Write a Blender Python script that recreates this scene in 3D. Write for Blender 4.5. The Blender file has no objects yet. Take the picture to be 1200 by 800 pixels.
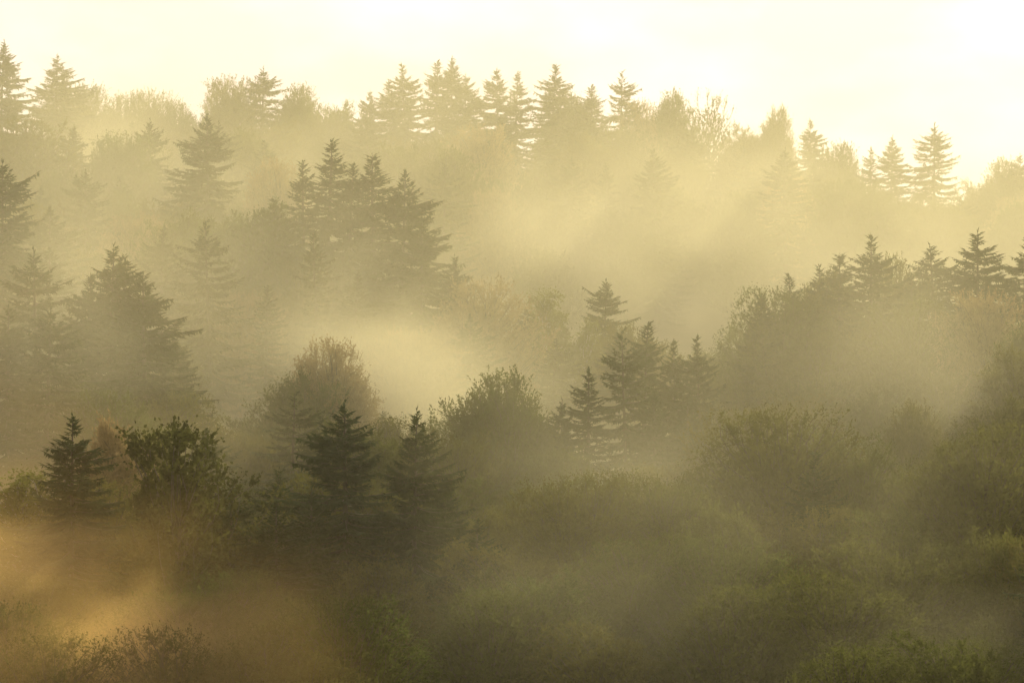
import bpy, math, random
import numpy as np
from mathutils import Vector

R = math.radians
sc = bpy.context.scene
col = sc.collection

# ------------------------------------------------------------------ camera
FPX = 4000.0                       # focal length in pixels of the 1200 px wide photograph
HOR = 600.0                        # pixel row of eye level
cam_d = bpy.data.cameras.new('camera')
cam_d.sensor_width = 36.0
cam_d.lens = 36.0 * FPX / 1200.0
cam_d.clip_end = 8000
cam = bpy.data.objects.new('camera', cam_d)
col.objects.link(cam)
cam.location = (0, 0, 0)
PITCH = math.atan((HOR - 400.0) / FPX)
cam.rotation_euler = (math.pi / 2 + PITCH, 0, 0)
sc.camera = cam

# ------------------------------------------------------------------ sky and sun
SUN_EL, SUN_AZ = R(23), R(21)      # the sun stands behind the slope, to the right
w = bpy.data.worlds.new('World'); sc.world = w; w.use_nodes = True
nt = w.node_tree; nt.nodes.clear()
out = nt.nodes.new('ShaderNodeOutputWorld')
bg = nt.nodes.new('ShaderNodeBackground'); bg.inputs['Strength'].default_value = 0.11
sky = nt.nodes.new('ShaderNodeTexSky'); sky.sky_type = 'NISHITA'; sky.sun_disc = False
sky.sun_elevation = SUN_EL; sky.sun_rotation = SUN_AZ
sky.air_density = 1.0; sky.dust_density = 2.0; sky.ozone_density = 0.6
# thin cloud sheet over the whole sky: warm veil, a little uneven
tc = nt.nodes.new('ShaderNodeTexCoord')
mp = nt.nodes.new('ShaderNodeMapping'); mp.inputs['Scale'].default_value = (1, 1, 2.2)
nz = nt.nodes.new('ShaderNodeTexNoise'); nz.inputs['Scale'].default_value = 16; nz.inputs['Detail'].default_value = 5
rp = nt.nodes.new('ShaderNodeValToRGB')
rp.color_ramp.elements[0].position = 0.42; rp.color_ramp.elements[0].color = (0.94, 0.84, 0.66, 1)
rp.color_ramp.elements[1].position = 0.70; rp.color_ramp.elements[1].color = (1.18, 1.07, 0.88, 1)
mx = nt.nodes.new('ShaderNodeMix'); mx.data_type = 'RGBA'; mx.blend_type = 'MULTIPLY'; mx.inputs[0].default_value = 1
nt.links.new(tc.outputs['Generated'], mp.inputs['Vector'])
nt.links.new(mp.outputs[0], nz.inputs['Vector'])
nt.links.new(nz.outputs['Fac'], rp.inputs['Fac'])
nt.links.new(sky.outputs[0], mx.inputs[6]); nt.links.new(rp.outputs[0], mx.inputs[7])
veil = nt.nodes.new('ShaderNodeMix'); veil.data_type = 'RGBA'; veil.inputs[0].default_value = 0.86
cl = nt.nodes.new('ShaderNodeMix'); cl.data_type = 'RGBA'; cl.blend_type = 'MULTIPLY'; cl.inputs[0].default_value = 1
cl.inputs[6].default_value = (4.9, 4.6, 6.4, 1)
nt.links.new(rp.outputs[0], cl.inputs[7])
nt.links.new(mx.outputs[2], veil.inputs[6]); nt.links.new(cl.outputs[2], veil.inputs[7])
nt.links.new(veil.outputs[2], bg.inputs['Color'])
nt.links.new(bg.outputs[0], out.inputs['Surface'])

sun_d = bpy.data.lights.new('sun', 'SUN')
sun_d.energy = 4.2; sun_d.angle = R(0.5); sun_d.color = (1.0, 0.84, 0.48)
sun = bpy.data.objects.new('sun', sun_d); col.objects.link(sun)
to_sun = Vector((math.sin(SUN_AZ) * math.cos(SUN_EL), math.cos(SUN_AZ) * math.cos(SUN_EL), math.sin(SUN_EL)))
sun.rotation_euler = to_sun.to_track_quat('Z', 'Y').to_euler()

vs = sc.view_settings
vs.view_transform = 'Standard'; vs.look = 'None'; vs.gamma = 1.0; vs.exposure = 0.80; vs.use_curve_mapping = False

cy = sc.cycles
cy.use_denoising = True
cy.denoiser = 'OPENIMAGEDENOISE'
cy.max_bounces = 4; cy.diffuse_bounces = 2; cy.glossy_bounces = 1
cy.transmission_bounces = 2; cy.volume_bounces = 1; cy.transparent_max_bounces = 4
cy.volume_step_rate = 4.0; cy.volume_max_steps = 256
cy.use_adaptive_sampling = False
cy.sample_clamp_indirect = 4.0

# ------------------------------------------------------------------ helpers
def tag(o, label=None, category=None, group=None, kind=None):
    for k, v in (('label', label), ('category', category), ('group', group), ('kind', kind)):
        if v:
            o[k] = v

def mesh_from(name, verts, quads=None, tris=None):
    """One mesh from numpy arrays."""
    me = bpy.data.meshes.new(name)
    verts = np.asarray(verts, np.float32)
    me.vertices.add(len(verts)); me.vertices.foreach_set('co', verts.ravel())
    loops, starts, n = [], [], 0
    for f, k in ((quads, 4), (tris, 3)):
        if f is not None and len(f):
            f = np.asarray(f, np.int32)
            loops.append(f.ravel()); starts.append(n + np.arange(len(f)) * k); n += f.size
    loops = np.concatenate(loops); starts = np.concatenate(starts)
    me.loops.add(len(loops)); me.loops.foreach_set('vertex_index', loops)
    me.polygons.add(len(starts)); me.polygons.foreach_set('loop_start', starts.astype(np.int32))
    me.update(calc_edges=True); me.validate()
    return me

def unit(v):
    return v / np.maximum(np.linalg.norm(v, axis=-1, keepdims=True), 1e-9)

def px_to_xz(px, py, D):
    """Pixel of the photograph at ground distance D (metres along +Y) -> world x, z."""
    # exact for the pitched camera
    u, v = (px - 600.0) / FPX, (400.0 - py) / FPX
    c, s = math.cos(PITCH), math.sin(PITCH)
    dy, dz = c - v * s, s + v * c
    k = D / dy
    return u * k, dz * k

# ------------------------------------------------------------------ materials
def leaf_material(name, colors, transl=0.45, rough_noise=0.25):
    m = bpy.data.materials.new(name); m.use_nodes = True
    n = m.node_tree; n.nodes.clear()
    o = n.nodes.new('ShaderNodeOutputMaterial')
    d = n.nodes.new('ShaderNodeBsdfDiffuse'); t = n.nodes.new('ShaderNodeBsdfTranslucent')
    mix = n.nodes.new('ShaderNodeMixShader'); mix.inputs[0].default_value = transl
    oi = n.nodes.new('ShaderNodeObjectInfo')
    r = n.nodes.new('ShaderNodeValToRGB')
    el = r.color_ramp.elements
    while len(el) < len(colors): el.new(0.5)
    for i, c in enumerate(colors):
        el[i].position = i / max(1, len(colors) - 1); el[i].color = (*c, 1)
    tcn = n.nodes.new('ShaderNodeTexCoord')
    nz = n.nodes.new('ShaderNodeTexNoise'); nz.inputs['Scale'].default_value = 0.9; nz.inputs['Detail'].default_value = 2
    mr = n.nodes.new('ShaderNodeMapRange')
    mr.inputs['From Min'].default_value = 0.3; mr.inputs['From Max'].default_value = 0.7
    mr.inputs['To Min'].default_value = 1 - rough_noise; mr.inputs['To Max'].default_value = 1 + rough_noise
    mul = n.nodes.new('ShaderNodeMix'); mul.data_type = 'RGBA'; mul.blend_type = 'MULTIPLY'; mul.inputs[0].default_value = 1
    L = n.links.new
    L(oi.outputs['Random'], r.inputs['Fac'])
    L(tcn.outputs['Object'], nz.inputs['Vector']); L(nz.outputs['Fac'], mr.inputs['Value'])
    L(r.outputs[0], mul.inputs[6]); L(mr.outputs[0], mul.inputs[7])
    L(mul.outputs[2], d.inputs['Color']); L(mul.outputs[2], t.inputs['Color'])
    L(d.outputs[0], mix.inputs[1]); L(t.outputs[0], mix.inputs[2]); L(mix.outputs[0], o.inputs['Surface'])
    return m

def bark_material(name, a, b, scale):
    m = bpy.data.materials.new(name); m.use_nodes = True
    n = m.node_tree; p = n.nodes['Principled BSDF']; p.inputs['Roughness'].default_value = 0.9
    tcn = n.nodes.new('ShaderNodeTexCoord')
    mp = n.nodes.new('ShaderNodeMapping'); mp.inputs['Scale'].default_value = (4, 4, 0.8)
    nz = n.nodes.new('ShaderNodeTexNoise'); nz.inputs['Scale'].default_value = scale; nz.inputs['Detail'].default_value = 3
    r = n.nodes.new('ShaderNodeValToRGB')
    r.color_ramp.elements[0].position = 0.35; r.color_ramp.elements[0].color = (*a, 1)
    r.color_ramp.elements[1].position = 0.65; r.color_ramp.elements[1].color = (*b, 1)
    n.links.new(tcn.outputs['Object'], mp.inputs['Vector']); n.links.new(mp.outputs[0], nz.inputs['Vector'])
    n.links.new(nz.outputs['Fac'], r.inputs['Fac']); n.links.new(r.outputs[0], p.inputs['Base Color'])
    return m

M_SPRUCE = leaf_material('spruce_needles', [(0.040, 0.060, 0.022), (0.055, 0.075, 0.026), (0.046, 0.068, 0.030)], 0.30)
M_BEECH = leaf_material('beech_leaves', [(0.075, 0.098, 0.026), (0.100, 0.112, 0.030), (0.120, 0.112, 0.032)], 0.50)
M_GOLD = leaf_material('sunlit_autumn_leaves', [(0.25, 0.195, 0.095), (0.28, 0.215, 0.10)], 0.50)  # autumn tint, brightened to put golden sunlight into the leaf colour
M_BIRCH = leaf_material('birch_leaves', [(0.13, 0.15, 0.035), (0.16, 0.16, 0.04)], 0.55)
M_OAK = leaf_material('oak_leaves', [(0.060, 0.070, 0.020), (0.085, 0.075, 0.022)], 0.45, 0.4)
M_BARK = bark_material('bark', (0.05, 0.04, 0.03), (0.10, 0.08, 0.06), 1.5)
M_BIRCHBARK = bark_material('birch_bark', (0.10, 0.09, 0.08), (0.55, 0.52, 0.46), 1.2)

# ------------------------------------------------------------------ tree meshes
class Wood:
    """Collects tapered tubes."""
    def __init__(s): s.v, s.q, s.n = [], [], 0
    def tube(s, pts, rad, k=5):
        pts = np.asarray(pts, float); m = len(pts)
        tan = unit(np.gradient(pts, axis=0))
        ref = np.array([1.0, 0.13, 0.0]) if abs(tan[0][2]) > 0.8 else np.array([0.0, 0.0, 1.0])
        a = unit(np.cross(tan, ref)); b = np.cross(tan, a)
        th = np.arange(k) * 2 * np.pi / k
        ring = (np.cos(th)[None, :, None] * a[:, None, :] + np.sin(th)[None, :, None] * b[:, None, :])
        s.v.append((pts[:, None, :] + ring * np.asarray(rad)[:, None, None]).reshape(-1, 3))
        i = np.arange(m - 1)[:, None] * k + np.arange(k)[None, :]
        j = np.arange(m - 1)[:, None] * k + (np.arange(k)[None, :] + 1) % k
        s.q.append(np.stack([i, j, j + k, i + k], -1).reshape(-1, 4) + s.n)
        s.n += m * k
    def mesh(s, name): return mesh_from(name, np.concatenate(s.v), np.concatenate(s.q))

class Leaves:
    """Collects kite-shaped leaf sprays."""
    def __init__(s): s.b, s.d, s.n, s.l, s.w = [], [], [], [], []
    def add(s, b, d, n, l, w):
        s.b.append(b); s.d.append(d); s.n.append(n); s.l.append(l); s.w.append(w)
    def mesh(s, name):
        b = np.concatenate(s.b); d = unit(np.concatenate(s.d)); n = np.concatenate(s.n)
        l = np.concatenate(s.l)[:, None]; w = np.concatenate(s.w)[:, None]
        side = unit(np.cross(d, n)); up = np.cross(side, d)
        mid = b + d * l * 0.42
        v = np.stack([b, mid + side * w * 0.5 + up * w * 0.12, b + d * l, mid - side * w * 0.5 + up * w * 0.12], 1).reshape(-1, 3)
        q = np.arange(len(v)).reshape(-1, 4)
        return mesh_from(name, v, q)

def make_spruce(seed, H=28.0, rmax=4.6, power=4.0, gap=0.05, ragged=0.25, droop=0.5, dens=1.0, low=0.10, lift=0.0):
    rg = np.random.default_rng(seed)
    wood, lv = Wood(), Leaves()
    k = 12
    zz = np.linspace(-0.6, H, k)
    lean = np.stack([0.10 * np.sin(zz * 0.21 + seed), 0.10 * np.cos(zz * 0.17 + seed), zz], 1)
    lean[:, :2] *= np.clip(zz / 6, 0, 1)[:, None]
    rad = 0.34 * np.clip(1 - zz / H, 0, 1) ** 0.85 + 0.02
    rad[0] *= 1.25
    wood.tube(lean, rad, 7)
    z = H * low
    while z < H - 0.25:
        s = (H - z) / H
        base_l = rmax * (1 - math.exp(-power * s)) * min(1.0, 0.36 + 5.5 * s) * (0.9 + 0.1 * math.sin(z * 1.9 + seed))
        nb = int(rg.integers(6, 9)) if s > 0.08 else 4
        th0 = rg.uniform(0, 6.28)
        whorl = rg.uniform(0.8, 1.08)
        for i in range(nb):
            if rg.random() < gap: continue
            L = base_l * whorl * (1.10 - ragged * rg.random() * 2.4) * (1.18 if rg.random() < 0.15 else 1)
            th = th0 + i * 6.283 / nb + rg.normal(0, 0.22)
            L = max(L * (1 + 0.16 * math.cos(th - seed * 1.7) + 0.10 * math.cos(z * 0.8 + th * 2)), 0.25)
            rad_v = np.array([math.cos(th), math.sin(th), 0.0]); sid = np.array([-math.sin(th), math.cos(th), 0.0])
            e = 0.50 * max(0, 1 - s * 3.2) + (0.10 - 0.42 * min(1, s * 1.3)) + rg.normal(0, 0.13) + lift
            dr = droop * min(1, s * 2.2)
            z0 = z + rg.uniform(-0.36, 0.36)
            x0 = np.array([np.interp(z0, zz, lean[:, 0]), np.interp(z0, zz, lean[:, 1]), z0])
            f = lambda u: x0 + rad_v * (L * u)[..., None] + np.array([0, 0, 1.0]) * (L * (e * u - dr * (u - u ** 1.9)))[..., None]
            uu = np.linspace(0, 1, 4)
            wood.tube(f(uu), np.interp(uu, [0, 1], [0.018 + 0.011 * L, 0.008]), 3)
            n = max(3, int(L / 0.125 * dens))
            for sgn in (-1, 1):
                u = np.clip(0.10 + 0.90 * (np.arange(n) + rg.random(n)) / n, 0, 1)
                P = f(u)
                tl = (0.30 + 0.42 * L * (1 - u) ** 0.8 * np.clip(u * 3, 0.3, 1)) * rg.uniform(0.65, 1.15, n)
                tl = np.minimum(tl, 1.5)
                slope = (e - dr * (1 - 1.9 * np.maximum(u, 0.05) ** 0.9))
                d = rad_v * 0.75 + np.array([0, 0, 1.0]) * (slope[:, None] * 0.7) + sid * sgn * rg.uniform(0.5, 1.0, n)[:, None] \
                    + np.array([0, 0, -1.0]) * rg.uniform(0.05, 0.55, n)[:, None]
                nn = np.array([0, 0, 1.0]) + rg.normal(0, 0.45, (n, 3))
                lv.add(P, d, nn, tl, np.minimum(0.09 + 0.15 * tl, 0.26))
            m = max(2, int(L / 0.12 * dens))
            u = rg.uniform(0.15, 1, m); P = f(u)
            d = np.array([0, 0, -1.0]) + rad_v * rg.uniform(0, 0.6, m)[:, None] + sid * rg.normal(0, 0.35, m)[:, None]
            lv.add(P, d, sid + rg.normal(0, 0.6, (m, 3)), rg.uniform(0.2, 0.65, m) * min(1, 0.35 + L / 4), rg.uniform(0.07, 0.15, m))
            tip = f(np.array([0.93, 0.95, 0.97]))
            d = rad_v + sid * np.array([-0.35, 0, 0.35])[:, None] + np.array([0, 0, 1.0]) * (e + dr * 0.45)
            lv.add(tip, d, np.array([[0, 0, 1.0]] * 3), np.array([0.45, 0.6, 0.45]), np.array([0.16, 0.18, 0.16]))
        z += (0.27 + 0.33 * min(1, s * 2.6)) * rg.uniform(0.7, 1.3) * (1.35 if gap > 0.1 else 1)
    n = 14
    P = np.stack([np.zeros(n) + lean[-1, 0], np.zeros(n) + lean[-1, 1], H - rg.uniform(-0.25, 1.1, n)], 1)
    d = rg.normal(0, 0.4, (n, 3)) + np.array([0, 0, 1.1])
    lv.add(P, d, rg.normal(0, 1, (n, 3)), rg.uniform(0.3, 0.6, n), rg.uniform(0.09, 0.15, n))
    return wood.mesh('trunk'), lv.mesh('crown')

def make_broadleaf(seed, H=22.0, rx=6.5, zc=0.58, rz=0.42, boughs=85, twigs=15, leaves=11, leaf=(0.30, 0.55), aspect=0.42,
                   up=0.45, twig_len=(0.7, 1.7), spread=0.5, droop=0.0, lobes=5, lobe_amp=0.22, top=1.0, sparse=0.0, inner=9000, sharp=6, even=(0.82, 1.05), tuft=26):
    rg = np.random.default_rng(seed)
    wood, lv = Wood(), Leaves()
    zz = np.linspace(-0.6, H * 0.74, 9)
    tr = np.stack([0.35 * np.sin(zz * 0.16 + seed), 0.35 * np.cos(zz * 0.13 + seed * 2), zz], 1)
    tr[:, :2] *= np.clip(zz / 8, 0, 1)[:, None]
    rad = 0.34 * np.clip(1 - zz / (H * 0.76), 0, 1) ** 0.8 + 0.03
    rad[0] *= 1.3
    wood.tube(tr, rad, 8)
    c = np.array([0, 0, H * zc])
    lob = unit(rg.normal(0, 1, (lobes, 3)) + np.array([0, 0, 0.3]))
    for i in range(boughs):
        g = (i + 0.5) / boughs
        cz = 1 - 1.72 * g
        th = i * 2.39996 + rg.normal(0, 0.25)
        sr = math.sqrt(max(0, 1 - cz * cz))
        dirv = np.array([sr * math.cos(th), sr * math.sin(th), cz])
        lf = 1 + lobe_amp * (max(0, float(np.max(lob @ dirv))) ** sharp * 2 - 0.75)
        rr = lf * rg.uniform(*even)
        if rg.random() < sparse: continue
        taper = 1 - (1 - top) * max(0, cz)
        end = c + dirv * np.array([rx * taper, rx * taper, H * rz]) * rr
        end[2] = min(end[2], H)
        zs = np.clip(end[2] - np.hypot(end[0], end[1]) * rg.uniform(0.5, 1.0) - rg.uniform(0.5, 3), H * 0.10, H * 0.72)
        st = np.array([np.interp(zs, zz, tr[:, 0]), np.interp(zs, zz, tr[:, 1]), zs])
        mid = st * 0.5 + end * 0.5 + np.array([0, 0, -0.3 + 0.9 * rg.random()]) + dirv * np.array([0.8, 0.8, 0]) + rg.normal(0, 0.9, 3)
        end2 = end + np.array([0, 0, -droop * rg.uniform(0.5, 1.4)])
        bz = lambda u: ((1 - u) ** 2)[..., None] * st + (2 * u * (1 - u))[..., None] * mid + (u ** 2)[..., None] * end2
        uu = np.linspace(0, 1, 5)
        wood.tube(bz(uu), np.interp(uu, [0, 1], [0.075, 0.012]), 4)
        nq = int(tuft)                                 # leafy tuft closing the bough's end
        lq = rg.uniform(*leaf, nq)
        lv.add(end2 + rg.normal(0, 0.42, (nq, 3)), dirv * 0.5 + rg.normal(0, 0.7, (nq, 3)), np.array([0, 0, 1.0]) + rg.normal(0, 0.7, (nq, 3)), lq, lq * aspect)
        nt_ = int(twigs * rg.uniform(0.7, 1.2))
        u = rg.uniform(0.05, 1.0, nt_) ** 0.55
        P = bz(u); T = unit(2 * (1 - u)[:, None] * (mid - st) + 2 * u[:, None] * (end2 - mid))
        td = unit(T * 0.75 + rg.normal(0, spread, (nt_, 3)) + np.array([0, 0, up]) * rg.uniform(0.5, 1.3, nt_)[:, None])
        tl = rg.uniform(*twig_len, nt_) * (0.75 + 0.4 * u)
        for j in range(nt_):
            nl = int(leaves * rg.uniform(0.8, 1.2))
            a = rg.uniform(0.12, 1.0, nl)
            pp = P[j] + td[j] * (a * tl[j])[:, None] + np.array([0, 0, -1.0]) * (droop * a ** 2 * 0.8)[:, None]
            ld = td[j] * 0.9 + rg.normal(0, 0.45, (nl, 3)) + np.array([0, 0, -droop * 0.8])
            ll = rg.uniform(*leaf, nl)
            lv.add(pp, ld, np.array([0, 0, 1.0]) + rg.normal(0, 0.6, (nl, 3)), ll, ll * aspect * rg.uniform(0.8, 1.25, nl))
    n = int(inner)                                     # leafy twigs inside the crown
    q = unit(rg.normal(0, 1, (n, 3))) * (rg.random(n) ** 0.4)[:, None] * 0.80
    tp = 1 - (1 - top) * np.clip(q[:, 2], 0, 1)
    P = c + q * np.stack([rx * tp, rx * tp, np.full(n, H * rz)], 1)
    d = unit(q) * 0.6 + rg.normal(0, 0.6, (n, 3)) + np.array([0, 0, 0.3 - droop])
    ll = rg.uniform(0.35, 0.75, n)
    lv.add(P, d, rg.normal(0, 1, (n, 3)), ll, ll * 0.5)
    return wood.mesh('trunk'), lv.mesh('crown')

KIND = {}
def kind(key, meshes, Hn, leafm, bark=M_BARK):
    t, c = meshes
    t.materials.append(bark); c.materials.append(leafm)
    KIND.setdefault(key, []).append((t, c, Hn))

for sd in (1, 2, 3, 10, 11): kind('spruce', make_spruce(sd, rmax=5.8 + 0.12 * (sd % 4), power=3.8 + 0.2 * (sd % 5), ragged=0.18 + 0.03 * (sd % 4)), 28, M_SPRUCE)
for sd in (4, 5): kind('open', make_spruce(sd, rmax=6.2, power=4.6, gap=0.14, ragged=0.22, droop=0.62, dens=0.8), 28, M_SPRUCE)
for sd in (6, 7): kind('broad', make_spruce(sd, rmax=6.8, power=4.8, gap=0.06, ragged=0.34, droop=0.45), 28, M_SPRUCE)
for sd in (8, 9): kind('slim', make_spruce(sd, rmax=4.4, power=4.0, gap=0.05, ragged=0.28), 28, M_SPRUCE)
BASE = dict(boughs=330, twigs=14, leaves=17, twig_len=(0.6, 1.3), leaf=(0.15, 0.31), aspect=0.42)
def bl(sd, **k): return make_broadleaf(sd, **{**BASE, **k})
for sd in (21, 22, 23): kind('beech', bl(sd, up=0.15, spread=0.5, twig_len=(0.5, 1.0), lobes=8, lobe_amp=0.17, sharp=7, even=(0.86, 1.04)), 22, M_BEECH)
for sd in (24, 25): kind('plume', bl(sd, rx=5.6, up=0.5, twig_len=(0.8, 1.7), spread=0.42, leaf=(0.18, 0.36), aspect=0.34, top=0.8), 22, M_BEECH)
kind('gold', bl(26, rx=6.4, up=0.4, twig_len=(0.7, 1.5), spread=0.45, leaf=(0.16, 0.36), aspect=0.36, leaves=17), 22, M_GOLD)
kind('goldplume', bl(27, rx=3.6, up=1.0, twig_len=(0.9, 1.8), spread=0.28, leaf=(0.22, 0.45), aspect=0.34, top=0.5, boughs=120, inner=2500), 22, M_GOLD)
for sd in (28, 29): kind('birch', bl(sd, rx=3.8, rz=0.44, zc=0.55, up=0.15, droop=0.9, leaf=(0.16, 0.30), aspect=0.6, leaves=16, top=0.6, boughs=190, inner=3000, twigs=12), 22, M_BIRCH, M_BIRCHBARK)
kind('oak', bl(30, rx=5.2, leaf=(0.18, 0.34), aspect=0.75, lobes=4, lobe_amp=0.8, inner=2200, up=0.3, twig_len=(0.5, 1.2), boughs=170, twigs=16, leaves=15, spread=0.7, top=0.8), 20, M_OAK)
for sd in (31, 32): kind('round', bl(sd, rx=7.0, rz=0.44, zc=0.56, boughs=420, up=0.08, spread=0.6, leaf=(0.14, 0.28), leaves=16, twig_len=(0.4, 0.9), lobes=9, lobe_amp=0.13, sharp=7, even=(0.92, 1.03)), 22, M_BEECH)
kind('fan', bl(33, rx=5.6, boughs=90, twigs=16, leaves=13, up=0.5, spread=0.32, sparse=0.1, inner=2500), 22, M_BEECH)

# ------------------------------------------------------------------ the trees one can tell apart
# pixel column and row of the tip, distance, build, usual height, width factor, label
KS = 0.78                          # every distance below is multiplied by this
T = []
def tr(px, py, D, k, h, w, label): T.append((px, py, D * KS, k, h, w, label))
# -- ridge against the sky
tr(2, 50, 590, 'spruce', 30, 1.1, 'tall pale spruce at the end of the ridge above the tiered hazy spruces')
tr(62, 67, 610, 'spruce', 28, 1.2, 'pale ridge spruce with a broad skirt merging into feathery broadleaf crowns')
tr(100, 108, 620, 'plume', 22, 0.9, 'pale feathery broadleaf tree tucked against the broad-skirted ridge spruce')
tr(130, 118, 625, 'plume', 21, 0.9, 'low feathery crown in the dip of the bright ridge line')
tr(170, 114, 630, 'plume', 22, 0.9, 'feathery two-tipped crown rising from the dip of the bright ridge')
tr(208, 126, 630, 'plume', 20, 0.8, 'sunlit thin crown where the ridge line is lowest before the tall open spruce')
tr(272, 99, 635, 'plume', 23, 1.0, 'ragged broadleaf crown leaning on the tall open ridge spruce')
tr(300, 80, 635, 'open', 28, 1.0, 'tall ridge spruce with open upswept tiers between two ragged broadleaf crowns')
tr(350, 108, 635, 'plume', 22, 0.9, 'pointed broadleaf crown beside the tall open ridge spruce')
tr(394, 120, 640, 'beech', 21, 0.8, 'low rounded broadleaf crown on the ridge beside two small spruce tips')
tr(404, 117, 645, 'slim', 24, 0.8, 'smaller of two little spruce tips beside the low rounded ridge crown')
tr(428, 108, 640, 'spruce', 24, 0.8, 'little neat cone-shaped spruce on the ridge before the dense dark clump')
tr(457, 97, 640, 'spruce', 25, 1.0, 'outer spruce of the dense ridge clump, next to the little neat cone')
tr(480, 77, 640, 'spruce', 28, 0.95, 'knobbly-topped spruce in the dense ridge clump')
tr(512, 74, 640, 'slim', 28, 1.2, 'slender spruce pressed against the tallest spire of the ridge clump')
tr(523, 69, 645, 'spruce', 29, 1.0, 'tallest spruce spire of the dense ridge clump')
tr(541, 88, 640, 'spruce', 26, 1.0, 'shorter spruce closing the dense ridge clump, gap of sky beside it')
tr(585, 84, 640, 'spruce', 27, 1.0, 'fuller of a close pair of spruces on the ridge')
tr(601, 86, 645, 'slim', 27, 1.1, 'thinner of a close pair of spruces on the ridge')
tr(641, 79, 640, 'spruce', 28, 1.2, 'single stout spruce with a sharp tip under the brightest cloud')
tr(671, 108, 640, 'beech', 22, 0.8, 'blunt broadleaf top between the stout spruce and the bare-tiered spruce')
tr(691, 103, 640, 'slim', 25, 1.2, 'leaning scruffy spruce just before the bare-tiered spruce')
tr(725, 83, 635, 'open', 28, 0.9, 'bare-tiered spruce with clearly separate upturned branches on the ridge')
tr(762, 126, 635, 'gold', 20, 0.8, 'low golden crown beside the bare-tiered ridge spruce')
tr(791, 116, 635, 'plume', 22, 0.9, 'golden-edged broadleaf tree between the bare-tiered spruce and the fan-topped tree')
tr(828, 112, 630, 'fan', 22, 0.72, 'fan-topped tree with a few stiff spread branches against the sky')
tr(872, 150, 630, 'beech', 19, 0.8, 'lumpy broadleaf crown between the fan-topped tree and the airy spreading crown')
tr(910, 132, 630, 'plume', 21, 0.75, 'airy spreading crown with sky between its sprays on the falling ridge')
tr(952, 143, 630, 'spruce', 23, 0.9, 'small spruce tip at the shoulder where the ridge starts to fall')
tr(982, 176, 625, 'plume', 18, 0.9, 'sloping feathery crown on the falling ridge edge')
tr(1018, 174, 620, 'slim', 24, 1.0, 'narrow spruce spire at the foot of the falling ridge edge')
tr(1043, 162, 620, 'spruce', 25, 1.0, 'thin-topped spruce between the narrow spire and the full-tiered spruce')
tr(1097, 146, 615, 'open', 27, 1.1, 'full-tiered pale spruce standing alone against the bright sky')
tr(1150, 210, 615, 'beech', 18, 0.9, 'low blurred crown beside the lone full-tiered spruce')
tr(1180, 192, 610, 'plume', 21, 0.9, 'ragged forked crown at the end of the low ridge')
tr(1200, 182, 610, 'spruce', 23, 1.0, 'pale spruce behind the ragged forked crown at the low ridge end')
# -- left slope under the ridge
tr(86, 150, 560, 'spruce', 24, 1.0, 'hazy pointed spruce below the broad-skirted ridge spruce')
tr(30, 140, 560, 'beech', 22, 1.1, 'large glowing broadleaf crown below the tall pale ridge-end spruce')
tr(136, 165, 555, 'plume', 22, 1.0, 'hazy crown with long twigs beside the pointed spruce on the slope')
tr(170, 141, 560, 'broad', 26, 0.8, 'slope spruce with loose arms between the long-twigged crown and the great dark spruce')
tr(245, 136, 535, 'broad', 30, 0.95, 'great dark layered spruce standing clear on the misty slope')
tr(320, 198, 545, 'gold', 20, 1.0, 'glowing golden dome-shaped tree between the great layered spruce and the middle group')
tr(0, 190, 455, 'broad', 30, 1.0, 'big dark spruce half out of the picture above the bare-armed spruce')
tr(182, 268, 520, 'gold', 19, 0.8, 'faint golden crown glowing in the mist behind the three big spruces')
# -- the middle group
tr(357, 190, 505, 'slim', 26, 1.1, 'short spire at the edge of the middle spruce group')
tr(382, 167, 505, 'slim', 30, 1.2, 'tallest thin spire of the middle spruce group')
tr(408, 196, 500, 'spruce', 28, 1.1, 'thick spruce between the two thin spires of the middle group')
tr(441, 183, 500, 'slim', 30, 1.5, 'second thin spire of the middle group, above its drooping arms')
tr(471, 203, 495, 'broad', 30, 1.1, 'full spruce with long arms on the steep side of the middle group')
tr(494, 262, 485, 'broad', 25, 0.9, 'lower long-armed spruce leaning out from the steep side of the middle group')
tr(529, 302, 475, 'broad', 21, 0.9, 'lowest fan-like spruce at the foot of the middle group, above the pink-gold tree')
tr(330, 235, 500, 'spruce', 26, 1.1, 'dim spruce under the middle group spires, sunk in mist')
tr(285, 245, 500, 'beech', 24, 1.2, 'dim wide broadleaf crown sunk in mist beneath the great layered spruce')
tr(225, 248, 505, 'beech', 24, 1.1, 'dim crown on the shadowed edge of mist beneath the great layered spruce')
# -- the valley
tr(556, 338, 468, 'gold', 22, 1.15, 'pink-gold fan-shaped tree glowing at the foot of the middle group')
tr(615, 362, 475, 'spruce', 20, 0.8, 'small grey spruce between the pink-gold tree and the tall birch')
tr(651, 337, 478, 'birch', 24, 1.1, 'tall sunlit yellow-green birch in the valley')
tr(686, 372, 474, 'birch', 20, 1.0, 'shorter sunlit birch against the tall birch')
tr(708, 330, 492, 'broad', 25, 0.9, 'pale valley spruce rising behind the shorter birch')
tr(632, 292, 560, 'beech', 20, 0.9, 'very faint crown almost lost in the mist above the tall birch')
tr(470, 395, 450, 'gold', 19, 1.0, 'mist-drowned golden tree below the middle group')
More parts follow.
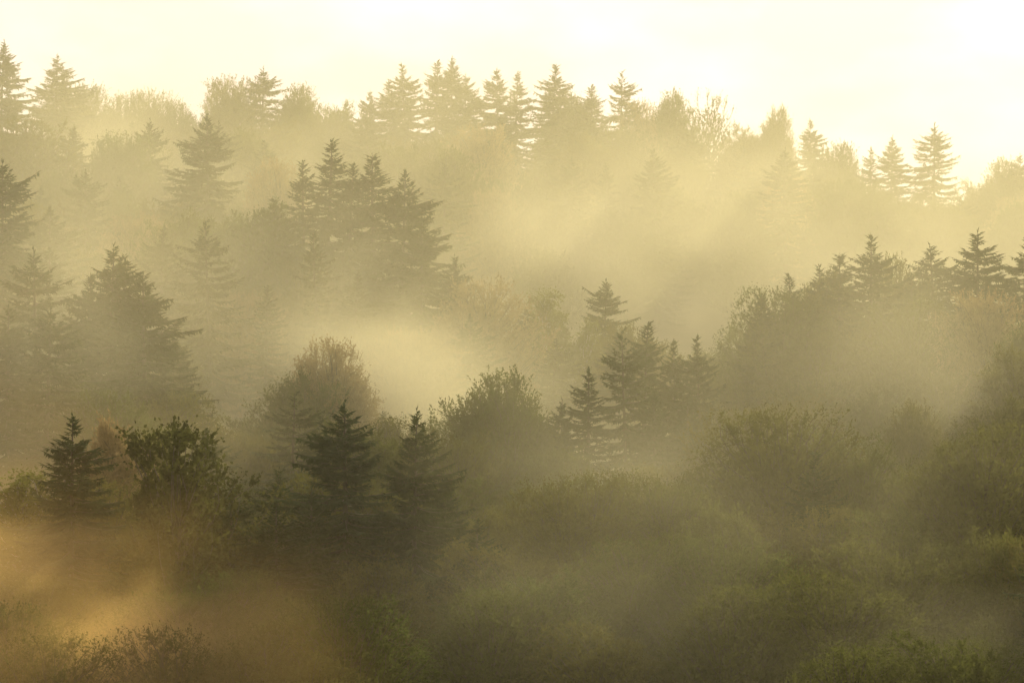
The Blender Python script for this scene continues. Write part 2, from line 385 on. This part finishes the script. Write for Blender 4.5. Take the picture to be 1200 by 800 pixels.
# -- spruce row in the middle
tr(585, 448, 395, 'plume', 21, 1.1, 'dark feathery broadleaf tree with fanned twigs at the start of the spruce row')
tr(604, 462, 390, 'beech', 19, 0.8, 'rounded shadowed crown pressed into the dark feathery tree')
tr(656, 470, 392, 'spruce', 21, 0.75, 'short spruce of the row next to the dark feathery tree')
tr(689, 434, 388, 'slim', 26, 1.15, 'second spruce of the row, slender, with sky-bright mist at its neck')
tr(739, 388, 396, 'open', 29, 0.8, 'tallest spruce of the row with clear layered branches')
tr(749, 381, 410, 'slim', 28, 1.2, 'slim twin spire hidden behind the tallest spruce of the row')
tr(771, 458, 390, 'spruce', 22, 0.7, 'low pointed spruce in front of the tallest spruce of the row')
tr(788, 403, 410, 'spruce', 27, 0.75, 'pale spruce behind the low pointed spruce of the row')
tr(830, 396, 408, 'spruce', 27, 0.75, 'last spruce of the row, against the shoulder of the dark wooded hill')
tr(806, 470, 405, 'spruce', 20, 0.8, 'small spruce filling the gap at the end of the row')
# -- the big group on the left
tr(42, 295, 402, 'open', 29, 1.05, 'bare-armed spruce with gaps between its long drooping branches')
tr(122, 290, 400, 'spruce', 30, 1.25, 'dense dark spruce in the middle of three big spruces')
tr(138, 302, 404, 'slim', 28, 1.4, 'blunt second top leaning on the dense dark spruce of the big three')
tr(178, 322, 398, 'spruce', 29, 1.2, 'wide-skirted spruce whose lit side trails down into the mist')
tr(95, 325, 404, 'spruce', 26, 1.0, 'shaded spruce wedged between the bare-armed spruce and the dense dark one')
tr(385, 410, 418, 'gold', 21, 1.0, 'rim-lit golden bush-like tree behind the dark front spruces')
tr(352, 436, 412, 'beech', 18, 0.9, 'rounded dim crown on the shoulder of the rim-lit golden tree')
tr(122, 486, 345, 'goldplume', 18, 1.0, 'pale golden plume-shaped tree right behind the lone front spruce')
tr(242, 505, 352, 'slim', 18, 1.0, 'thin little spruce tip behind the clumpy dark broadleaf tree')
tr(185, 520, 352, 'plume', 17, 0.9, 'pale upright crown between the golden plume and the thin spruce tip')
tr(28, 548, 335, 'birch', 17, 1.6, 'sunlit round crown glowing behind the lone front spruce')
# -- front trees
tr(85, 491, 318, 'spruce', 26, 1.0, 'lone front spruce, dark and full, rising out of orange mist')
tr(155, 574, 312, 'slim', 19, 1.2, 'young thin spruce between the lone front spruce and the clumpy broadleaf tree')
tr(213, 549, 308, 'oak', 20, 1.05, 'dark clumpy broadleaf tree with gold-lit leaf edges')
tr(405, 474, 322, 'spruce', 27, 1.1, 'taller of two dark front spruces standing close together')
tr(476, 482, 320, 'spruce', 27, 0.8, 'narrower of two dark front spruces standing close together')
tr(330, 590, 312, 'broad', 21, 1.0, 'low wide dark spruce crouching beside the taller front spruce')
tr(365, 575, 316, 'broad', 22, 0.8, 'shadowed spruce filling the foot of the two dark front spruces')
tr(262, 572, 330, 'spruce', 19, 0.8, 'small shaded spruce behind the clumpy dark broadleaf tree')
tr(535, 560, 335, 'slim', 19, 1.0, 'small dim spruce beside the narrower dark front spruce')
tr(560, 612, 322, 'spruce', 23, 1.0, 'dim spruce in the darkest hollow at the foot of the slope')
tr(210, 700, 285, 'round', 20, 1.0, 'olive bushy crown with sunlit top below the clumpy broadleaf tree')
tr(20, 712, 275, 'round', 20, 1.0, 'orange-lit bush at the foot of the lone front spruce')
tr(300, 735, 278, 'beech', 19, 1.0, 'low orange-tinged bush beside the olive bushy crown')
tr(410, 705, 282, 'round', 20, 0.9, 'leafy bush with bright twigs under the two dark front spruces')
# -- the wooded hill on the right
tr(885, 348, 428, 'slim', 22, 1.1, 'first spruce tip where the dark wooded hill begins')
tr(912, 343, 430, 'round', 20, 0.9, 'rounded broadleaf shoulder of the dark wooded hill')
tr(930, 323, 436, 'slim', 22, 1.0, 'tiny spruce tip above the rounded shoulder of the hill')
tr(955, 313, 438, 'slim', 23, 1.0, 'small neat spruce tip amid yellowish crowns on the hill top')
tr(968, 322, 440, 'beech', 20, 0.8, 'yellowish crown under the small neat spruce tip on the hill top')
tr(985, 299, 436, 'slim', 25, 1.2, 'slender spruce leaning against the tallest spruce of the hill top')
tr(1015, 279, 432, 'spruce', 28, 1.1, 'tallest dark knobbly spruce on the hill top')
tr(1046, 312, 440, 'plume', 22, 0.8, 'yellow-lit pointed broadleaf tree beside the tallest hill-top spruce')
tr(1071, 323, 438, 'slim', 22, 0.9, 'little spruce between the yellow-lit tree and the twin pale spruces')
tr(1100, 289, 442, 'spruce', 26, 1.1, 'shorter of the two fuzzy spruces on the hill')
tr(1143, 272, 440, 'spruce', 28, 1.25, 'taller of the two fuzzy spruces on the hill')
tr(1192, 281, 440, 'open', 27, 1.1, 'sparse spruce at the far side of the fuzzy spruces')
tr(920, 488, 352, 'round', 24, 1.3, 'wide low olive crown spreading below the wooded hill')
tr(1140, 503, 338, 'round', 25, 1.1, 'big smooth domed broadleaf crown on the lower slope')
tr(1010, 520, 350, 'beech', 22, 1.0, 'uneven olive crown between the wide low crown and the big dome')
tr(845, 610, 318, 'plume', 22, 1.0, 'feathery shadowed crown below the wide low olive crown')
tr(1040, 640, 305, 'beech', 22, 1.0, 'shadowed crown below the big smooth dome')
tr(1185, 640, 308, 'plume', 22, 1.0, 'upright shadowed crown beneath the big smooth dome')
tr(700, 565, 345, 'beech', 23, 1.0, 'dim crown under the slender spruce of the row')
tr(770, 560, 345, 'beech', 23, 1.0, 'dim crown under the low pointed spruce of the row')
tr(640, 560, 350, 'beech', 22, 1.0, 'dim tawny crown under the short spruce of the row')

# ------------------------------------------------------------------ terrain
ctrl = []
for (px, py, D, k, h, wf, lab) in T:
    x, z = px_to_xz(px, py, D)
    ctrl.append((x, D, z - h))
ctrl += [(a * KS, b * KS, c if b < 160 else c * KS - 5) for a, b, c in [(0, 0, -1.8), (-90, 0, -4), (90, 0, -4), (0, 60, -14), (0, 150, -38), (-60, 150, -38), (60, 150, -36), (-30, 235, -30), (30, 235, -30),
         (-150, 300, -20), (160, 300, -14), (170, 420, 14), (-170, 420, 14), (190, 620, 40), (-190, 600, 64),
         (-60, 720, 54), (80, 720, 46), (200, 720, 34), (-200, 740, 58), (0, 900, 30), (-500, 650, 40), (500, 650, 30), (-500, 250, -20), (500, 250, -10),
         (-600, 0, 0), (600, 0, 0), (0, 1400, 10), (-900, 1400, 10), (900, 1400, 10), (0, -300, 15), (-600, -300, 15), (600, -300, 15)]]
ctrl = np.array(ctrl, float)
def fit_rbf(c, lam):
    p, z = c[:, :2] / 100.0, c[:, 2]
    n = len(p)
    r = np.linalg.norm(p[:, None] - p[None], axis=-1)
    A = np.zeros((n + 3, n + 3))
    A[:n, :n] = -r + lam * np.eye(n)
    A[:n, n] = 1; A[:n, n + 1:] = p
    A[n, :n] = 1; A[n + 1:, :n] = p.T
    s = np.linalg.solve(A, np.concatenate([z, np.zeros(3)]))
    return p, s
RP, RS = fit_rbf(ctrl, 0.45)
def terrain(x, y):
    q = np.stack([np.atleast_1d(x), np.atleast_1d(y)], -1).astype(float) / 100.0
    r = np.linalg.norm(q[:, None] - RP[None], axis=-1)
    n = len(RP)
    z = -r @ RS[:n] + RS[n] + q @ RS[n + 1:]
    return np.clip(z, -60, 90)

xs = np.unique(np.concatenate([np.linspace(-1500, -260, 22), np.linspace(-260, 260, 90), np.linspace(260, 1500, 22)]))
ys = np.unique(np.concatenate([np.linspace(-400, 200, 24), np.linspace(200, 740, 100), np.linspace(740, 2200, 24)]))
X, Y = np.meshgrid(xs, ys, indexing='xy')
Z = np.concatenate([terrain(X[i], Y[i]) for i in range(len(ys))]).reshape(X.shape)
rgt = np.random.default_rng(5)
Z = Z + rgt.normal(0, 0.10, Z.shape)
V = np.stack([X.ravel(), Y.ravel(), Z.ravel()], 1)
nx = len(xs)
ii = (np.arange(len(ys) - 1)[:, None] * nx + np.arange(nx - 1)[None]).ravel()
ground_me = mesh_from('hillside', V, np.stack([ii, ii + 1, ii + 1 + nx, ii + nx], 1))
gm = bpy.data.materials.new('forest_floor'); gm.use_nodes = True
g = gm.node_tree; gp = g.nodes['Principled BSDF']; gp.inputs['Roughness'].default_value = 1.0
gt = g.nodes.new('ShaderNodeTexCoord'); gn = g.nodes.new('ShaderNodeTexNoise'); gn.inputs['Scale'].default_value = 0.35; gn.inputs['Detail'].default_value = 6
gr = g.nodes.new('ShaderNodeValToRGB')
gr.color_ramp.elements[0].position = 0.35; gr.color_ramp.elements[0].color = (0.035, 0.040, 0.016, 1)
gr.color_ramp.elements[1].position = 0.68; gr.color_ramp.elements[1].color = (0.085, 0.070, 0.035, 1)
g.links.new(gt.outputs['Object'], gn.inputs['Vector']); g.links.new(gn.outputs['Fac'], gr.inputs['Fac']); g.links.new(gr.outputs[0], gp.inputs['Base Color'])
ground_me.materials.append(gm)
ground = bpy.data.objects.new('hillside', ground_me); col.objects.link(ground); tag(ground, kind='structure')
for p in ground_me.polygons: p.use_smooth = True

# ------------------------------------------------------------------ planting
NAME = {'spruce': 'spruce_tree', 'open': 'spruce_tree', 'broad': 'spruce_tree', 'slim': 'spruce_tree', 'birch': 'birch_tree'}
CAT = {'spruce_tree': 'spruce tree', 'birch_tree': 'birch tree', 'broadleaf_tree': 'broadleaf tree'}
rnd = random.Random(11)
use = {}
def plant(x, y, top_z, k, wf, label, group=None, variant=None):
    z0 = float(terrain(x, y)[0])
    h = top_z - z0
    vs_ = KIND[k]
    i = use.get(k, 0) if variant is None else variant
    use[k] = i + 1
    t, c, Hn = vs_[i % len(vs_)]
    nm = NAME.get(k, 'broadleaf_tree')
    e = bpy.data.objects.new(nm, None); col.objects.link(e)
    e.empty_display_size = 1.0
    e.location = (x, y, z0); e.rotation_euler = (R(rnd.uniform(-2.4, 2.4)), R(rnd.uniform(-2.4, 2.4)), rnd.uniform(0, 6.283))
    s = h / Hn
    ws = wf * (1.17 if nm == 'spruce_tree' else 1.0) * (0.55 * s + 0.45 * (26.0 / 28.0 if nm == 'spruce_tree' else 0.9))
    e.scale = (ws * rnd.uniform(0.88, 1.12), ws * rnd.uniform(0.88, 1.12), s)
    tag(e, label, CAT[nm], group)
    for nme, me in (('trunk', t), ('crown', c)):
        o = bpy.data.objects.new(nme, me); col.objects.link(o); o.parent = e
    return h

placed = []
hs = []
for (px, py, D, k, h, wf, lab) in T:
    x, z = px_to_xz(px, py, D)
    hs.append((round(plant(x, D, z, k, wf, lab), 1), px, py))
    placed.append((x, D))
print('HEIGHTS', sorted(hs)[:12], sorted(hs)[-12:])

LAYERS = [  # near distance, far distance, lowest tip row by column, share of spruce, stand
    (575, 665, [(0, 112), (60, 112), (130, 132), (210, 150), (270, 122), (400, 142), (560, 125), (720, 132), (800, 145), (900, 168), (980, 195), (1050, 228), (1200, 228)], 0.35, 'ridge'),
    (455, 570, [(0, 235), (100, 192), (200, 200), (260, 212), (330, 232), (400, 222), (470, 240), (505, 300), (540, 350), (600, 390), (740, 380), (800, 420), (860, 400), (1000, 345), (1200, 330)], 0.4, 'slope'),
    (372, 450, [(0, 350), (60, 360), (200, 385), (225, 500), (300, 490), (380, 430), (450, 480), (560, 490), (640, 520), (720, 530), (840, 500), (890, 375), (1000, 335), (1100, 340), (1200, 335)], 0.4, 'hollow'),
    (322, 368, [(0, 575), (60, 580), (150, 560), (250, 560), (350, 545), (500, 560), (600, 575), (700, 555), (800, 545), (860, 530), (1000, 530), (1080, 545), (1200, 525)], 0.38, 'foot'),
    (288, 318, [(0, 660), (60, 665), (150, 655), (250, 665), (350, 660), (480, 650), (560, 640), (700, 630), (800, 620), (900, 600), (1200, 600)], 0.12, 'foot'),
    (262, 286, [(0, 745), (200, 735), (330, 755), (500, 765), (700, 765), (900, 750), (1200, 740)], 0.0, 'foot'),
]
# short names of the trees that neighbours are described by
HANDLE = {(2, 50): 'tall ridge-end spruce', (62, 67): 'broad-skirted ridge spruce', (170, 114): 'two-tipped feathery ridge crown', (245, 136): 'great layered spruce',
    (300, 80): 'tall open ridge spruce', (394, 120): 'low rounded ridge crown', (480, 77): 'knobbly-topped ridge spruce', (523, 69): 'tallest ridge clump spire', (585, 84): 'close ridge spruce pair',
    (641, 79): 'single stout ridge spruce', (725, 83): 'bare-tiered ridge spruce', (828, 112): 'fan-topped ridge tree', (910, 132): 'airy ridge crown', (952, 143): 'ridge shoulder spruce',
    (1018, 174): 'narrow ridge-foot spire', (1097, 146): 'lone full-tiered spruce', (1180, 192): 'ragged forked crown', (86, 150): 'hazy pointed slope spruce', (30, 140): 'large glowing slope crown',
    (170, 141): 'loose-armed slope spruce', (0, 190): 'big half-hidden spruce', (320, 198): 'golden dome-shaped tree', (382, 167): 'tallest middle group spire', (441, 183): 'second middle group spire',
    (471, 203): 'long-armed middle group spruce', (529, 302): 'lowest fan-like spruce', (285, 245): 'dim wide misty crown', (556, 338): 'pink-gold fan-shaped tree', (615, 362): 'small grey valley spruce',
    (651, 337): 'tall yellow-green birch', (686, 372): 'shorter birch', (708, 330): 'pale valley spruce', (470, 395): 'mist-drowned golden tree', (585, 448): 'dark feathery broadleaf tree',
    (656, 470): 'short spruce of the row', (689, 434): 'slender spruce of the row', (739, 388): 'tallest spruce of the row', (771, 458): 'low pointed row spruce', (830, 396): 'last spruce of the row',
    (42, 295): 'bare-armed spruce', (122, 290): 'dense dark spruce of the big three', (178, 322): 'wide-skirted spruce', (385, 410): 'rim-lit golden tree', (122, 486): 'golden plume tree',
    (242, 505): 'thin little spruce tip', (85, 491): 'lone front spruce', (155, 574): 'young thin front spruce', (213, 549): 'clumpy dark broadleaf tree', (405, 474): 'taller dark front spruce',
    (476, 482): 'narrower dark front spruce', (330, 590): 'low wide dark spruce', (560, 612): 'dim spruce in the dark hollow', (210, 700): 'olive bushy crown', (20, 712): 'orange-lit bush',
    (410, 705): 'bright-twigged bush', (912, 343): 'rounded hill shoulder', (955, 313): 'small neat hill-top spruce', (1015, 279): 'tallest knobbly hill-top spruce', (1046, 312): 'yellow-lit hill tree',
    (1100, 289): 'shorter fuzzy hill spruce', (1143, 272): 'taller fuzzy hill spruce', (1192, 281): 'sparse hill spruce', (920, 488): 'wide low olive crown', (1140, 503): 'big smooth dome',
    (845, 610): 'feathery shadowed crown', (1040, 640): 'shadowed crown under the dome', (1185, 640): 'upright shadowed crown', (700, 565): 'dim crown under the slender spruce', (770, 560): 'dim crown under the pointed spruce'}
DIST = {(t[0], t[1]): t[2] for t in T}
LOOK = {'spruce': 'spruce', 'slim': 'slim spruce', 'broad': 'wide-armed spruce', 'open': 'open-tiered spruce', 'beech': 'broadleaf crown', 'plume': 'feathery broadleaf crown',
        'round': 'rounded broadleaf crown', 'gold': 'golden broadleaf crown'}
AIR = {'ridge': 'faint', 'slope': 'hazy', 'hollow': 'plain', 'foot': 'dim'}
PLACE = {'ridge': 'on the ridge', 'slope': 'on the misty slope', 'hollow': 'in the middle woods', 'foot': 'in the dark lower woods'}

# which trees would show: a coarse picture filled from near to far
GW, GH = 300, 200
cover = np.zeros((GH, GW), bool)
gy, gx = np.mgrid[0:GH, 0:GW]; gy = gy * 4.0 + 2; gx = gx * 4.0 + 2
def outline(px, py, D, k, h, wf):
    sp = NAME.get(k) == 'spruce_tree'
    H = h / D * FPX
    if sp:
        rm = {'spruce': 5.2, 'open': 5.0, 'broad': 6.0, 'slim': 3.8}[k] * 1.2 * wf / D * FPX
        t_ = (gy - py) / H
        return (t_ > 0) & (t_ < 1) & (np.abs(gx - px) < 0.45 * rm * (1 - np.exp(-4.2 * np.clip(t_, 0, 1))))
    rm = 5.4 * wf / D * FPX * (0.6 if k in ('birch', 'goldplume') else 1)
    return ((gx - px) / rm) ** 2 + ((gy - py - 0.43 * H) / (0.43 * H)) ** 2 < 0.6

cand = [(t[2], t[0], t[1], t[3], t[4], t[5], None, None) for t in T]
for (d0, d1, line, sh, stand) in LAYERS:
    d0, d1 = d0 * KS, d1 * KS
    lx, ly = zip(*line)
    y = d1
    row = 0
    while y > d0:
        half = 0.15 * y
        step = 8.5 if stand == 'foot' else 7.6
        x = -half * 1.10 + (step / 2 if row % 2 else 0)
        while x < half * 1.22:
            xx, yy = x + rnd.uniform(-2.5, 2.5), y + rnd.uniform(-3.5, 3.5)
            px = 600 + xx / yy * FPX
            x += step
            if min((xx - a) ** 2 + (yy - b) ** 2 for a, b in placed) < 4.2 ** 2: continue
            z0 = float(terrain(xx, yy)[0])
            spr = rnd.random() < sh
            h = rnd.uniform(19, 27) if spr else rnd.uniform(15, 21)
            if stand == 'foot': h *= 1.12
            if stand == 'hollow' and px > 840: spr = False; h = rnd.uniform(18, 23)
            lim = np.interp(px, lx, ly) + rnd.uniform(0, 14)
            h = min(h, px_to_xz(px, lim, yy)[1] - z0)
            if h < 9: continue
            pyt = 600 - (z0 + h) / yy * FPX
            if pyt > 812: continue
            k = rnd.choice(['spruce', 'slim', 'spruce', 'broad', 'open']) if spr else rnd.choice(['beech', 'beech', 'plume', 'round', 'gold' if stand != 'foot' and rnd.random() < 0.4 else 'beech'])
            if stand == 'foot' and not spr: k = 'round' if rnd.random() < 0.6 else 'beech'
            cand.append((yy, px, pyt, k, h, rnd.uniform(0.9, 1.15), stand, (xx, z0)))
            placed.append((xx, yy))
        y -= 9.5; row += 1
cand.sort(key=lambda c: c[0])
nf = 0
said = set()
for (D, px, py, k, h, wf, stand, at_) in cand:
    o = outline(px, py, D, k, h, wf)
    new_cells = int((o & ~cover).sum())
    if stand is not None:
        inside = 0 <= px <= 1200
        if (inside and new_cells < 9) or px < -60 or (not inside and px < 1200 and new_cells < 9): continue
        if px > 1215 and rnd.random() < 0.45: continue
        key = min(HANDLE, key=lambda q: (q[0] - px) ** 2 + (q[1] - py) ** 2)
        d_ = DIST[key]
        rel = 'below' if py > key[1] + 45 else ('behind' if D > d_ + 9 else ('in front of' if D < d_ - 9 else 'beside'))
        spr = NAME.get(k) == 'spruce_tree'
        size = ('tall ' if h > 22.5 else 'short ' if h < 17 else '') if spr else ('big ' if h > 18.5 else 'small ' if h < 14 else '')
        label = '%s %s%s %s the %s' % (AIR[stand], size, LOOK[k], rel, HANDLE[key])
        if label in said:                              # tell it from its neighbour by what else it stands near
            for q in sorted(HANDLE, key=lambda q: (q[0] - px) ** 2 + (q[1] - py) ** 2)[1:5]:
                more = label + ', towards the ' + HANDLE[q]
                if more not in said and len(more.split()) <= 16:
                    label = more
                    break
        said.add(label)
        plant(at_[0], D, at_[1] + h, k, wf, label, '%s %s' % ('spruces' if spr else 'broadleaf trees', PLACE[stand]))
        nf += 1
    cover |= o
print('TRIS', sum(len(m.polygons) * 2 for m in bpy.data.meshes))
print('FILLERS', nf, 'NAMED', len(T), 'OPEN', float((~cover).mean()))

# ------------------------------------------------------------------ air: even haze and the mist lying on the slope
def volume_material(name, density, color, aniso, attr=False):
    m = bpy.data.materials.new(name); m.use_nodes = True
    n = m.node_tree; n.nodes.clear()
    o = n.nodes.new('ShaderNodeOutputMaterial'); p = n.nodes.new('ShaderNodeVolumePrincipled')
    p.inputs['Color'].default_value = (*color, 1); p.inputs['Density'].default_value = density
    p.inputs['Anisotropy'].default_value = aniso
    p.inputs['Density Attribute'].default_value = 'density' if attr else ''
    n.links.new(p.outputs[0], o.inputs['Volume'])
    return m

ZMIN, ZMAX = float(Z.min()) - 1.0, 95.0
hv = [(sx, sy, sz) for sz in (ZMIN, ZMAX) for sx, sy in ((-1510, -410), (1510, -410), (1510, 2210), (-1510, 2210))]
hme = bpy.data.meshes.new('haze')
hme.from_pydata(hv, [], [(3, 2, 1, 0), (4, 5, 6, 7), (0, 1, 5, 4), (1, 2, 6, 5), (2, 3, 7, 6), (3, 0, 4, 7)]); hme.update()
hme.materials.append(volume_material('haze_air', 0.00010, (0.97, 0.94, 0.55), 0.30))
haze = bpy.data.objects.new('haze', hme); col.objects.link(haze)
tag(haze, kind='stuff')

M_MIST = volume_material('mist_air', 0.001, (0.97, 0.94, 0.66), 0.25, attr=True)
# denser patches: pixel, distance, radii (x, y, z), density
PUFFS = [
    (470, 415, 428, (11, 13, 7), 0.018),
    (555, 480, 405, (10, 12, 7), 0.022),
    (230, 440, 430, (12, 20, 10), 0.012),
    (1060, 250, 520, (40, 40, 10), 0.003),
    (880, 300, 520, (30, 40, 12), 0.002),
    (600, 260, 560, (60, 35, 14), 0.003),
    (180, 200, 580, (25, 20, 8), 0.006),
    (90, 430, 360, (18, 13, 13), 0.0065),
    (1060, 440, 384, (26, 14, 13), 0.005),
    (720, 510, 360, (20, 12, 10), 0.003),
    (1020, 660, 284, (26, 15, 18), 0.0058),
    (720, 640, 296, (18, 14, 10), 0.0015),
]
def mist_object(puffs, lay, mat, BOX0, BOX1, VOX, yedge, xedge, swirl=(1 / 24, 1 / 34, 1 / 17)):
    ng = bpy.data.node_groups.new('mist_nodes', 'GeometryNodeTree')
    ng.interface.new_socket('Geometry', in_out='INPUT', socket_type='NodeSocketGeometry')
    ng.interface.new_socket('Geometry', in_out='OUTPUT', socket_type='NodeSocketGeometry')
    N, L = ng.nodes.new, ng.links.new
    gin, gout = N('NodeGroupInput'), N('NodeGroupOutput')
    def math_(op, a, b=None, c=None):
        m = N('ShaderNodeMath'); m.operation = op
        for i, v in enumerate((a, b, c)):
            if v is None: continue
            if isinstance(v, (int, float)): m.inputs[i].default_value = v
            else: L(v, m.inputs[i])
        return m.outputs[0]
    def ramp(v, a, b, lo=0.0, hi=1.0):
        m = N('ShaderNodeMapRange'); m.interpolation_type = 'SMOOTHSTEP'
        L(v, m.inputs['Value'])
        for nme, val in (('From Min', a), ('From Max', b), ('To Min', lo), ('To Max', hi)): m.inputs[nme].default_value = val
        return m.outputs[0]
    pos = N('GeometryNodeInputPosition')
    sep = N('ShaderNodeSeparateXYZ'); L(pos.outputs[0], sep.inputs[0])
    x, y, z = sep.outputs
    oi = N('GeometryNodeObjectInfo'); oi.inputs['Object'].default_value = ground
    prox = N('GeometryNodeProximity'); prox.target_element = 'FACES'
    L(oi.outputs['Geometry'], prox.inputs[0])
    h = prox.outputs['Distance']
    hug = math_('EXPONENT', math_('MULTIPLY', h, -1.0 / 14.0))
    # broad swirls and finer wisps
    mp = N('ShaderNodeVectorMath'); mp.operation = 'MULTIPLY'; L(pos.outputs[0], mp.inputs[0]); mp.inputs[1].default_value = swirl
    n1 = N('ShaderNodeTexNoise'); L(mp.outputs[0], n1.inputs['Vector']); n1.inputs['Scale'].default_value = 1; n1.inputs['Detail'].default_value = 5; n1.inputs['Roughness'].default_value = 0.6
    n1.inputs['Distortion'].default_value = 0.5
    wisp = ramp(n1.outputs[0], 0.40, 0.70, 0.02, 2.0)
    depth = ramp(y, 246, 318, 0.01, 1.0)
    tall = math_('MULTIPLY', math_('EXPONENT', math_('MULTIPLY', h, -1.0 / 40.0)), ramp(n1.outputs[0], 0.3, 0.7, 0.20, 0.50))
    body = math_('MULTIPLY', math_('ADD', math_('MULTIPLY', hug, wisp), tall), math_('MULTIPLY', depth, lay))
    for (px, py, D, rad, dens) in puffs:
        D *= KS
        cx, cz = px_to_xz(px, py, D)
        v = N('ShaderNodeVectorMath'); v.operation = 'SUBTRACT'; L(pos.outputs[0], v.inputs[0]); v.inputs[1].default_value = (cx, D, cz)
        s = N('ShaderNodeVectorMath'); s.operation = 'DIVIDE'; L(v.outputs[0], s.inputs[0]); s.inputs[1].default_value = rad
        d = N('ShaderNodeVectorMath'); d.operation = 'DOT_PRODUCT'; L(s.outputs[0], d.inputs[0]); L(s.outputs[0], d.inputs[1])
        gss = math_('EXPONENT', math_('MULTIPLY', d.outputs['Value'], -1.0))
        body = math_('ADD', body, math_('MULTIPLY', math_('MULTIPLY', gss, wisp), dens))
    edge = math_('MULTIPLY', math_('MULTIPLY', ramp(x, xedge[0], xedge[1]), ramp(x, xedge[3], xedge[2])), math_('MULTIPLY', ramp(z, BOX1[2] - 1, BOX1[2] - 20), math_('MULTIPLY', ramp(y, yedge[3], yedge[2]), ramp(y, yedge[0], yedge[1]))))
    dens = math_('MULTIPLY', math_('MULTIPLY', body, edge), 1000.0)
    vc = N('GeometryNodeVolumeCube')
    L(dens, vc.inputs['Density'])
    vc.inputs['Min'].default_value = BOX0; vc.inputs['Max'].default_value = BOX1
    for i, nme in enumerate(('Resolution X', 'Resolution Y', 'Resolution Z')):
        vc.inputs[nme].default_value = int((BOX1[i] - BOX0[i]) / VOX)
    sm = N('GeometryNodeSetMaterial'); sm.inputs['Material'].default_value = mat
    L(vc.outputs[0], sm.inputs[0]); L(sm.outputs[0], gout.inputs[0])
    vol = bpy.data.volumes.new('mist')
    vol.materials.append(mat)
    o = bpy.data.objects.new('mist', vol); col.objects.link(o)
    md = o.modifiers.new('mist', 'NODES'); md.node_group = ng
    tag(o, kind='stuff')
    return o
mist_object(PUFFS, 0.0085, M_MIST, (-140.0, 206.0, -45.0), (140.0, 550.0, 82.0), 2.6, (208, 226, 525, 548), (-138, -112, 112, 138))
# mist round the lone front spruce's foot, orange sunlight painted into its colour
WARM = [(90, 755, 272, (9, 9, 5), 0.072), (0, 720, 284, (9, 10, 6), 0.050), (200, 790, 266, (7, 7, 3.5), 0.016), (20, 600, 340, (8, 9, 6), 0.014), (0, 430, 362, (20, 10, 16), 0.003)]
mist_object(WARM, 0.0, volume_material('sun_tinted_mist_air', 0.001, (0.98, 0.70, 0.27), 0.3, attr=True), (-72.0, 190.0, -36.0), (8.0, 300.0, 44.0), 1.6, (192, 200, 282, 298), (-71, -60, -12, 7), (1 / 11, 1 / 15, 1 / 8))
